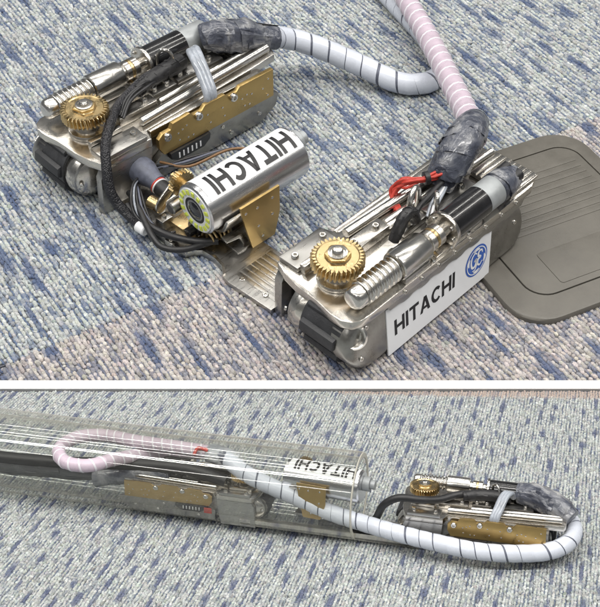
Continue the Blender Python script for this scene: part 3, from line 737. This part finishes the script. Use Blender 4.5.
def hose(robot, path, r, core, wrap, pitch, frac, name, label, mtx=None):
    b = B(); b.tube(path, r * (0.93 if frac > 0.5 else 0.96), 18); c = link(name, b.mesh(name), core, robot, None, label, mtx)
    v, f = helix_wrap(path, r, pitch, frac, r * 0.10); b = B(); b._add(v, f); link('spiral_wrap', b.mesh('spiral_wrap', False, 60), wrap, c); return c
def film(robot, path, rad, name='film_wrap', lump=0.30, seed=1, m='tape', mtx=None):
    """a bundle wound with overlapping film: a lumpy core and a helical band with loose, uneven edges"""
    rf = rad if callable(rad) else (lambda t: rad)
    b = B(); P = smooth_path(path, 3); b.tube([tuple(p) for p in P], lambda t: rf(t) * 0.95, 28, lump * 0.35, seed, 0.9 / rf(0.5))
    c = link(name, b.mesh(name, False, 180), m, robot, None, None, mtx)
    p0 = Vector(path[0]); q = 0.8 / rf(0.5)
    def rr(t, p, i): return rf(t) * (1 + lump * 0.70 * noise.noise((p - p0) * q + Vector((seed, 0, 0))) + 0.05 * noise.noise(Vector((i * 0.13, seed, 0))))
    for k in range(2):
        v, f = helix_wrap([tuple(Vector(x)) for x in path], 1.0, rf(0.5) * (1.15 + 0.5 * k), 1.25, 0.035, 22, (lambda t, p, i, k=k: rr(t, p, i) * (1 + 0.03 * math.sin(i * 0.05 + k * 2))))
        b = B(); b._add(v, f); link('film_band', b.mesh('film_band', False, 50), 'tapelight' if (m == 'tape' and k == 1 and seed in (2, 9)) else m, c)
    return c
def cable(robot, path, r, m='blackpl', name='cable', label=None):
    b = B(); b.tube(path, r, 12); return link(name, b.mesh(name), m, robot, None, label)

# ------------------------------------------------------------------ upper scene: robot folded into a U
AZ = R(44); Uv = Vector((math.sin(AZ), math.cos(AZ), 0)); Vv = Vector((math.cos(AZ), -math.sin(AZ), 0)); O = Vector((0.03751859, 0.66056139, 0))
PH = 0.0022                                              # things sink a little into the loops
robot = thing('pipe_crawler_robot', 'large nickel and brass crawler robot folded into a U beside the grey pad', 'robot', T(*O) @ rotz(R(46)))
rootM = robot.matrix_world.copy(); rinv = rootM.inverted()
def L(p): return tuple(rinv @ Vector(p))                 # world -> robot frame
def loc(u, v, z): return (u, -v, z)                      # robot frame point from (u, v, z)
MR = T(0, -0.0145, PH) @ Matrix.Rotation(R(-1.3), 4, 'Y'); ML = T(-0.014, 0.387, PH) @ rotz(R(-3))
right = make_crawler(robot, MR, False, inner='nickel'); left = make_crawler(robot, ML, True, sticker=False)
make_camera(robot, T(0.012, 0.187, 0.0500 + PH) @ Matrix.Rotation(R(-3.5), 4, 'Z') @ Matrix.Rotation(R(-2), 4, 'Y'))
# link plate between the two units
b = B()
edge = [(-0.001, -0.289), (-0.0005, -0.212), (-0.002, -0.197), (-0.001, -0.190), (0.006, -0.187), (0.0115, -0.181), (0.0125, -0.168), (0.010, -0.155), (0.003, -0.146), (0.0015, -0.138), (0.003, -0.0885)]
b.prism([loc(u, v, 0.0015) for u, v in edge] + [loc(0.058, -0.0885, 0.0015), loc(0.058, -0.165, 0.0015), loc(0.050, -0.175, 0.0015), loc(0.050, -0.289, 0.0015)], (0, 0, 0.0062), 0.0008)
lp = link('link_plate', b.mesh('link_plate'), 'steel', robot)
b = B()
for k in range(len(edge) - 1):
    (u0, v0), (u1, v1) = edge[k], edge[k + 1]
    if k > 7: break
    b.prism([loc(u0, v0, 0.0076), loc(u1, v1, 0.0076), loc(u1 + 0.0028, v1, 0.0076), loc(u0 + 0.0028, v0, 0.0076)], (0, 0, 0.0024), 0)
link('plate_rim', b.mesh('plate_rim'), 'nickel', lp)
for i in range(7):
    b = B(); b.box(0.012 + i * 0.0062, 0.0168 + i * 0.0062, 0.0890, 0.1400, 0.0075, 0.0081, 0.0002); link('plate_rib', b.mesh('plate_rib'), 'steel', lp)
b = B(); b.box(0.046, 0.060, 0.094, 0.112, 0.0057, 0.011, 0.001); link('stop_block', b.mesh('stop_block'), 'bright', lp)
for u, v in ((0.008, -0.262), (0.008, -0.228), (0.040, -0.272), (0.012, -0.104), (0.012, -0.132)): bolt('b5', lp, False, loc(u, v, 0.0076), (0, 0, 1), 0.0028, 0.0016)
# black sleeved cable from the left unit to the camera base
lc = lambda u, w, z: tuple(ML @ Vector((u, -w, z)))
rc = lambda u, w, z: tuple(MR @ Vector((u, w, z)))
cable(robot, [lc(0.155, 0.040, 0.066), lc(0.130, 0.045, 0.072), lc(0.105, 0.047, 0.074), lc(0.082, 0.052, 0.071), lc(0.062, 0.060, 0.070), lc(0.043, 0.075, 0.071), lc(0.024, 0.092, 0.066), lc(0.014, 0.104, 0.052), lc(0.010, 0.111, 0.034), lc(0.012, 0.118, 0.020), lc(0.015, 0.132, 0.012), lc(0.016, 0.146, 0.011)], 0.0046, 'braid', 'sleeved_cable', 'black braided cable running down to the camera base')
film(robot, [lc(0.150, 0.042, 0.069), lc(0.128, 0.047, 0.072), lc(0.106, 0.050, 0.072), lc(0.088, 0.054, 0.070)], lambda t: 0.0078 - 0.002 * t, 'cable_wrap', 0.35, 4, 'blackpl')
for k, (du, dw) in enumerate(((0.004, 0.003), (-0.003, 0.006), (0.006, 0.009))):
    cable(robot, [lc(0.108 + du, 0.052, 0.068), lc(0.092 + du, 0.054 + dw, 0.078), lc(0.074, 0.056 + dw, 0.074), lc(0.058, 0.064 + dw, 0.066)], 0.0014)
cable(robot, [lc(0.020, 0.120, 0.016), lc(0.018, 0.136, 0.012), lc(0.018, 0.152, 0.014), lc(0.022, 0.168, 0.013), lc(0.026, 0.182, 0.014), lc(0.036, 0.198, 0.014), lc(0.05, 0.21, 0.014)], 0.0034)
cable(robot, [lc(0.03, 0.110, 0.018), lc(0.024, 0.128, 0.022), lc(0.016, 0.150, 0.020), lc(0.010, 0.168, 0.018), lc(0.010, 0.182, 0.013), lc(0.022, 0.196, 0.012), lc(0.045, 0.205, 0.012)], 0.0028)
b = B(); b.cyl(lc(0.012, 0.145, 0.0125), lc(0.013, 0.156, 0.0125), 0.0052, 20, 0.001); link('white_connector', b.mesh('white_connector'), 'white', robot)
b = B(); b.lathe(lc(0.050, 0.101, 0.030), (0.0, -1, -0.12), [(0, 0.0125), (0.008, 0.0125), (0.020, 0.0085), (0.026, 0.0082), (0.0262, 0.007)], 28); link('tilt_drive', b.mesh('tilt_drive'), 'core', robot)
b = B(); b.cyl(lc(0.050, 0.1272, 0.0268), lc(0.050, 0.1287, 0.0266), 0.0083, 24); link('drive_ring', b.mesh('drive_ring'), 'red', robot)
b = B(); b.cyl(lc(0.050, 0.1289, 0.0266), lc(0.050, 0.1305, 0.0264), 0.0081, 24); link('drive_ring', b.mesh('drive_ring'), 'white', robot)
b = B(); b.cyl(lc(0.050, 0.1307, 0.0264), lc(0.050, 0.142, 0.0252), 0.0078, 24); link('drive_shaft', b.mesh('drive_shaft'), 'blackpl', robot)
b = B(); b.box(*[x for x in (0.020, 0.050, 0.250, 0.284, 0.0057, 0.0120)], 0.001); link('base_block', b.mesh('base_block'), 'nickel', lp)
b = B(); b.box(0.014, 0.046, 0.196, 0.226, 0.0057, 0.0150, 0.001); link('base_block', b.mesh('base_block'), 'brass', lp)
# small fittings crowded on the plate beside the camera
for u, w, z, su, sw2, sz, mt in ((0.024, 0.118, 0.0057, 0.010, 0.012, 0.007, 'nickel'), (0.028, 0.150, 0.0057, 0.012, 0.010, 0.012, 'steel'), (0.036, 0.128, 0.0057, 0.009, 0.014, 0.010, 'bright'), (0.020, 0.172, 0.0057, 0.008, 0.010, 0.006, 'nickel')):
    p = Vector(lc(u, w, 0)); b = B(); b.box(p.x, p.x + su, p.y - sw2, p.y, z, z + sz, 0.0008); link('small_bracket', b.mesh('small_bracket'), mt, lp)
    bolt('b6', lp, False, (p.x + su / 2, p.y - sw2 / 2, z + sz), (0, 0, 1), 0.0024, 0.0022)
b = B(); b.cyl(lc(0.022, 0.122, 0.012), lc(0.024, 0.146, 0.012), 0.0038, 16); link('small_shaft', b.mesh('small_shaft'), 'bright', robot)
b = B(); b.cyl(lc(0.034, 0.136, 0.0225), lc(0.036, 0.150, 0.0225), 0.0060, 20); link('small_pulley', b.mesh('small_pulley'), 'brass', robot)
for k in range(5):
    cable(robot, [lc(0.040 + 0.003 * k, 0.104, 0.014 + 0.003 * k), lc(0.034 - 0.002 * k, 0.122, 0.026 + 0.002 * k), lc(0.026 - 0.003 * k, 0.140, 0.020), lc(0.022, 0.158 + 0.003 * k, 0.013), lc(0.030, 0.176, 0.011 + 0.001 * k)], 0.0011, ('blackpl', 'core', 'blackpl', 'clear', 'blackpl')[k])
# fine wires behind the camera
for k in range(4):
    cable(robot, [lc(0.060 + k * 0.004, 0.103, 0.020 + 0.002 * k), lc(0.085, 0.118 + 0.004 * k, 0.030), lc(0.120, 0.140 + 0.003 * k, 0.036 + 0.002 * k), lc(0.150, 0.165 + 0.002 * k, 0.034)], 0.0013, ('blackpl', 'core', 'blackpl', 'brownw')[k])
# clear sleeve from the left unit's wrap to the gold plate
for k in range(3):
    cable(robot, [lc(0.160, 0.046, 0.076 - 0.001 * k), lc(0.158 - 0.004 * k, 0.056, 0.086), lc(0.152 - 0.004 * k, 0.070, 0.086), lc(0.147 - 0.004 * k, 0.086, 0.076), lc(0.143 - 0.004 * k, 0.0975, 0.066), lc(0.142 - 0.004 * k, 0.0975, 0.056)], 0.0034, 'clear', 'clear_sleeve')
# wraps, hoses
film(robot, [lc(0.184, 0.032, 0.074), lc(0.192, 0.038, 0.076), lc(0.204, 0.046, 0.074), lc(0.224, 0.054, 0.068), lc(0.240, 0.059, 0.062), lc(0.252, 0.063, 0.058)], lambda t: 0.0125 + 0.0038 * math.sin(PI * min(1, t * 1.35)) - 0.001 * t, lump=0.42, seed=2)
b = B(); b.lathe(lc(0.176, 0.040, 0.084), (0.3, -0.9, 0.6), [(0, 0.009), (0.005, 0.0088), (0.009, 0.006), (0.0105, 0.002)], 20)
hl = [lc(0.240, 0.059, 0.062)] + [L(p) for p in ((-0.0149, 1.0613, 0.05), (0.015, 1.0622, 0.04), (0.0602, 1.051, 0.025), (0.0998, 1.0353, 0.0145), (0.1304, 1.0389, 0.0135), (0.1446, 1.0646, 0.0135), (0.1313, 1.1189, 0.0135), (0.1064, 1.1765, 0.0135), (0.0861, 1.2231, 0.0135), (0.06, 1.30, 0.0135))]
hose(robot, hl, 0.0107, 'core', 'hose', 0.0185, 0.91, 'cable_hose', 'white spiral-wrapped hose from the left unit')
film(robot, [rc(0.165, 0.062, 0.064), rc(0.176, 0.060, 0.078), rc(0.190, 0.0625, 0.0885), rc(0.206, 0.0665, 0.0915), rc(0.222, 0.0735, 0.088), rc(0.230, 0.077, 0.085)], lambda t: 0.0130 + 0.0035 * math.sin(PI * min(1, t * 1.1)), seed=7)
hr = [L(p) for p in ((0.1500, 0.8540, 0.0850), (0.1507, 0.8787, 0.079), (0.1486, 0.9213, 0.068), (0.1429, 0.9723, 0.058), (0.1353, 1.033, 0.048), (0.1261, 1.0909, 0.04), (0.1137, 1.1495, 0.035), (0.1005, 1.2138, 0.03), (0.086, 1.29, 0.026))]
hose(robot, hr, 0.0112, 'pinkcore', 'hosew', 0.0165, 0.16, 'cable_hose', 'lilac hose with white spiral bands from the right unit')
# black film on the end of the right motor
film(robot, [rc(0.186, 0.0205, 0.070), rc(0.198, 0.0205, 0.070), rc(0.207, 0.021, 0.069), rc(0.214, 0.022, 0.066)], lambda t: 0.0142 - 0.005 * t * t, 'motor_film', 0.16, 9)
b = B(); b.cyl(rc(0.203, 0.0155, 0.074), rc(0.213, 0.0145, 0.075), 0.0052, 16, 0.001); b.cyl(rc(0.200, 0.026, 0.077), rc(0.211, 0.026, 0.078), 0.0045, 16, 0.001)
link('motor_plug', b.mesh('motor_plug'), 'blackpl', robot)
b = B(); b.tube([rc(0.112, 0.050, 0.060), rc(0.1115, 0.050, 0.076), rc(0.114, 0.051, 0.088), rc(0.121, 0.053, 0.093), rc(0.128, 0.055, 0.088), rc(0.1305, 0.056, 0.076), rc(0.130, 0.056, 0.060)], 0.0025, 14)
link('lifting_ring', b.mesh('lifting_ring'), 'bright', robot)
b = B(); b.box(0.095, 0.122, 0.044, 0.055, 0.0590, 0.0650, 0.0008); link('ring_base', b.mesh('ring_base'), 'bright', robot)
# red wire bundle with a black tie
random.seed(5)
for k in range(11):
    j = lambda s=0.003: random.uniform(-s, s)
    cable(robot, [rc(0.176 + j(), 0.058 + j(), 0.074 + j()), rc(0.163 + j(), 0.060 + j(), 0.078 + j()), rc(0.150 + j(0.0015), 0.066 + j(0.002), 0.078 + j(0.002)), rc(0.139 + j(), 0.076 + j(0.004), 0.075 + j()), rc(0.133 + j(0.004), 0.084 + j(), 0.066 + j()), rc(0.128 + j(0.004), 0.080 + j(), 0.059), rc(0.124 + j(0.004), 0.070 + j(), 0.057)], 0.0013, 'red', 'red_wire')
b = B(); b.lathe(rc(0.1515, 0.0652, 0.0782), (1, -0.5, 0), [(-0.0022, 0.0052), (-0.002, 0.0058), (0.002, 0.0058), (0.0022, 0.0052)], 16); link('cable_tie', b.mesh('cable_tie'), 'blackpl', robot)
film(robot, [rc(0.088, 0.045, 0.063), rc(0.094, 0.045, 0.074), rc(0.102, 0.0455, 0.082), rc(0.109, 0.045, 0.080), rc(0.113, 0.044, 0.070)], 0.0048, 'black_connector', 0.35, 11, 'blackpl')
cable(robot, [rc(0.112, 0.046, 0.066), rc(0.124, 0.050, 0.072), rc(0.138, 0.052, 0.073), rc(0.160, 0.055, 0.074), rc(0.178, 0.057, 0.072)], 0.0024)
for k in range(3):
    cable(robot, [rc(0.128, 0.036 + 0.004 * k, 0.064), rc(0.140, 0.043 + 0.003 * k, 0.069), rc(0.156, 0.049 + 0.002 * k, 0.070), rc(0.172, 0.056, 0.070)], 0.0012, ('clear', 'white', 'clear')[k])

# ------------------------------------------------------------------ grey plastic pad under the right unit
pad_c = Vector((0.223, 0.8367, 0)); pang = R(26)
pad = thing('plastic_pad', 'dark grey ribbed plastic pad with rounded corners on the carpet', 'pad', T(pad_c.x, pad_c.y, PH) @ rotz(pang))
def rrect(x0, x1, y0, y1, r, n=8):
    p = []
    for cx, cy, a in ((x1 - r, y1 - r, 0), (x0 + r, y1 - r, 90), (x0 + r, y0 + r, 180), (x1 - r, y0 + r, 270)):
        for k in range(n + 1): t = R(a + 90 * k / n); p.append((cx + r * math.cos(t), cy + r * math.sin(t)))
    return p
b = B(); oo = rrect(-0.093, 0.093, -0.1055, 0.1055, 0.034); ii = rrect(-0.0690, 0.0770, -0.0820, 0.0840, 0.021); n = len(oo)
def shrink(p, k): return [(x * (1 - k / 0.093), y * (1 - k / 0.105)) for x, y in p]
loops = [(oo, 0.0), (oo, 0.0042), (shrink(oo, 0.0008), 0.0056), (shrink(oo, 0.0026), 0.0064), (ii, 0.0074), (ii, 0.0030)]
v = [(x, y, z) for lp2, z in loops for x, y in lp2]; f = []
for i in range(5):
    for k in range(n): f.append((i * n + k, i * n + (k + 1) % n, (i + 1) * n + (k + 1) % n, (i + 1) * n + k))
f.append(tuple(5 * n + k for k in range(n))); f.append(tuple(range(n - 1, -1, -1))); b._add(v, f); link('base', b.mesh('base'), 'pad', pad)
b = B(); b.prism([(x, y, 0.0031) for x, y in rrect(-0.0676, 0.0756, -0.0806, 0.0826, 0.020)], (0, 0, 0.0046), 0.0007)
link('raised_top', b.mesh('raised_top'), 'pad', pad)
for i in range(9):
    b = B(); y = -0.010 + i * 0.0085; b.box(-0.055, 0.068, y, y + 0.0066, 0.0070, 0.0082, 0.0005); link('ridge', b.mesh('ridge'), 'pad', pad)
b = B(); b.prism([(x, y, 0.0070) for x, y in rrect(-0.038, 0.068, -0.074, -0.034, 0.003, 3)], (0, 0, 0.0013), 0.0005)
link('flap', b.mesh('flap'), 'pad', pad)

# ------------------------------------------------------------------ lower scene: robot stretched out, half inside a clear pipe
S = 0.42; AB = R(-14.745)
av = Vector((math.cos(AB), math.sin(AB), 0)); bv = Vector((-av.y, av.x, 0))
PB = 0.0010
robot2 = thing('pipe_crawler_robot', 'small crawler robot stretched out with one unit inside the clear pipe', 'robot', RM)
def place(p, ang): return T(*p) @ rotz(ang) @ Matrix.Scale(S, 4)
M_out = place((0.0700, -0.1918, PB), AB); make_crawler(robot2, M_out, True, sticker=False)
M_in = T(-0.0179, -0.1910, 0.0056) @ rotz(AB + PI) @ Matrix.Diagonal((S, S * 0.68, S * 0.85, 1)); make_crawler(robot2, M_in, False, sticker=False)
M_cam = T(-0.0075, -0.2015, 0.0345) @ rotz(R(-20.4)) @ Matrix.Scale(0.440, 4)
make_camera(robot2, M_cam)
oc = lambda u, w, z: tuple(M_out @ Vector((u, -w, z))); ic = lambda u, w, z: tuple(M_in @ Vector((u, w, z)))
b = B(); p0, p1 = Vector(ic(0.03, 0.080, 0.004)), Vector(oc(0.03, 0.080, 0.004)); pa, pb2 = Vector(ic(0.03, 0.104, 0.004)), Vector(oc(0.03, 0.104, 0.004))
b.prism([p0, p1, pb2, pa], (0, 0, 0.002), 0.0003); link('link_plate', b.mesh('link_plate'), 'steel', robot2)
b = B(); b.prism([pa, pb2, pb2 + Vector((0, 0, 0.005)), pa + Vector((0, 0, 0.004))], bv * 0.001, 0); link('plate_rim', b.mesh('plate_rim'), 'nickel', robot2)
cable(robot2, [oc(0.155, 0.040, 0.066), oc(0.130, 0.045, 0.072), oc(0.105, 0.048, 0.074), oc(0.078, 0.056, 0.072), oc(0.055, 0.074, 0.071), oc(0.030, 0.090, 0.076), oc(0.000, 0.096, 0.078), oc(-0.022, 0.094, 0.062), oc(-0.034, 0.090, 0.036), oc(-0.052, 0.088, 0.018), oc(-0.085, 0.088, 0.016), oc(-0.12, 0.09, 0.016)], 0.0024, 'blackpl', 'sleeved_cable')
film(robot2, [oc(0.150, 0.042, 0.069), oc(0.128, 0.047, 0.073), oc(0.106, 0.050, 0.073), oc(0.088, 0.056, 0.071)], 0.0033, 'cable_wrap', 0.3, 4, 'blackpl')
for k in range(3):
    cable(robot2, [oc(0.160, 0.046, 0.074), oc(0.158 - 0.004 * k, 0.056, 0.086), oc(0.152 - 0.004 * k, 0.070, 0.086), oc(0.147 - 0.004 * k, 0.086, 0.076), oc(0.143 - 0.004 * k, 0.0965, 0.066), oc(0.142 - 0.004 * k, 0.0965, 0.056)], 0.0015, 'clear', 'clear_sleeve')
for k in range(3):
    cable(robot2, [oc(-0.022, 0.098 - 0.006 * k, 0.010), oc(-0.05, 0.096 - 0.006 * k, 0.014), oc(-0.08, 0.095 - 0.006 * k, 0.012), oc(-0.11, 0.092 - 0.004 * k, 0.014)], 0.0012)
b = B(); b.cyl(oc(-0.020, 0.088, 0.022), oc(0.004, 0.088, 0.022), 0.0042, 18); link('hinge_barrel', b.mesh('hinge_barrel'), 'bright', robot2)
film(robot2, [oc(0.165, 0.030, 0.073), oc(0.186, 0.034, 0.075), oc(0.210, 0.040, 0.070), oc(0.226, 0.044, 0.064), oc(0.236, 0.048, 0.058), oc(0.244, 0.052, 0.054)], lambda t: 0.0066 + 0.0012 * math.sin(PI * t), 'film_wrap', 0.28, 2)
def G2(x, y, z): return (x, y, z)
h3 = [oc(0.232, 0.048, 0.058), (0.1630, -0.2245, 0.0190), (0.1662, -0.2365, 0.0160), (0.1605, -0.2490, 0.0140), (0.1482, -0.2565, 0.0126), (0.1310, -0.2585, 0.0120), (0.1070, -0.2572, 0.0125), (0.0840, -0.2505, 0.0138), (0.0600, -0.2400, 0.0145), (0.0360, -0.2268, 0.0150), (0.0160, -0.2205, 0.0190), (-0.0010, -0.2148, 0.0247), (-0.0190, -0.2105, 0.0310), (-0.0350, -0.2050, 0.0373), (-0.0450, -0.1980, 0.0425), (-0.0500, -0.1950, 0.0445)]
hose(robot2, h3, 0.0052, 'core', 'hose', 0.0084, 0.92, 'cable_hose', 'white spiral hose looping round the outer unit into the pipe')
h4 = [(-0.0470, -0.1950, 0.0445), (-0.0640, -0.1900, 0.0450), (-0.0860, -0.1840, 0.0455), (-0.1060, -0.1780, 0.0455), (-0.1260, -0.1690, 0.0450), (-0.1440, -0.1690, 0.0440), (-0.1535, -0.1830, 0.0430), (-0.1480, -0.1990, 0.0420), (-0.1330, -0.2030, 0.0410), (-0.1180, -0.1930, 0.0400), (-0.1000, -0.1800, 0.0370), (-0.0800, -0.1740, 0.0350), (-0.060, -0.172, 0.034)]
hose(robot2, h4, 0.0044, 'pinkcore', 'hosew', 0.0066, 0.16, 'cable_hose', 'lilac hose looped inside the clear pipe')
film(robot2, [(-0.0400, -0.1960, 0.0405), (-0.0450, -0.1955, 0.0425), (-0.0510, -0.1940, 0.0435), (-0.0580, -0.1910, 0.0440)], 0.0058, 'hose_joint_film', 0.22, 5, 'clearfilm')
film(robot2, [ic(0.150, 0.050, 0.060), ic(0.190, 0.055, 0.058), ic(0.235, 0.062, 0.052), ic(0.27, 0.066, 0.044)], 0.0062, 'film_wrap', 0.3, 6)
cable(robot2, [ic(0.06, 0.060, 0.066), ic(0.11, 0.062, 0.080), ic(0.16, 0.06, 0.080), ic(0.23, 0.062, 0.074), ic(0.30, 0.066, 0.066), ic(0.38, 0.066, 0.06), ic(0.50, 0.066, 0.056)], 0.0042, 'blackpl', 'black_cable')
film(robot2, [ic(0.27, 0.05, 0.05), ic(0.33, 0.056, 0.048), ic(0.40, 0.056, 0.044), ic(0.56, 0.058, 0.040)], 0.0068, 'cable_bundle', 0.25, 8, 'rubber')
b = B(); b.box(0.073, 0.085, 0.1055, 0.1068, 0.019, 0.029, 0.0003); link('red_tag', b.mesh('red_tag'), 'red', [c for c in robot2.children if c.name.startswith('crawler_unit')][1])

for k in range(3):
    cable(robot2, [(-0.058, -0.1935 - 0.001 * k, 0.0475), (-0.064, -0.1945, 0.0482 + 0.0004 * k), (-0.0665, -0.1965 - 0.001 * k, 0.0462)], 0.0010, 'red', 'red_wire')
# the clear pipe
PR, PI_R = 0.0272, 0.0236
A0 = Vector((0.0362, -0.2176, PR + 0.0008)); 
pipe = thing('clear_pipe', 'clear acrylic pipe lying on the carpet with a robot unit inside', 'pipe', RM @ T(*A0) @ rotz(AB))
seg = 96; v = []; f = []; LN = 0.42
ring = [(0.0, PI_R), (0.0, PR - 0.0004), (-0.0004, PR), (-LN, PR), (-LN, PI_R)]
for x, r in ring:
    for k in range(seg): t = 2 * PI * k / seg; v.append((x, r * math.cos(t), r * math.sin(t)))
n = len(ring)
for i in range(n):
    for k in range(seg): f.append((i * seg + k, i * seg + (k + 1) % seg, ((i + 1) % n) * seg + (k + 1) % seg, ((i + 1) % n) * seg + k))
b = B(); b._add(v, f); link('pipe_wall', b.mesh('pipe_wall'), 'acrylic', pipe)

v = []; f = []
for x, r in ((0.0002, PI_R), (0.0002, PR - 0.0003), (0.0008, PR - 0.0006), (0.0008, PI_R + 0.0004)):
    for k in range(seg): t = 2 * PI * k / seg; v.append((x, r * math.cos(t), r * math.sin(t)))
for i in range(4):
    for k in range(seg): f.append((i * seg + k, i * seg + (k + 1) % seg, ((i + 1) % 4) * seg + (k + 1) % seg, ((i + 1) % 4) * seg + k))
b = B(); b._add(v, f); link('pipe_rim', b.mesh('pipe_rim'), 'cutedge', pipe)
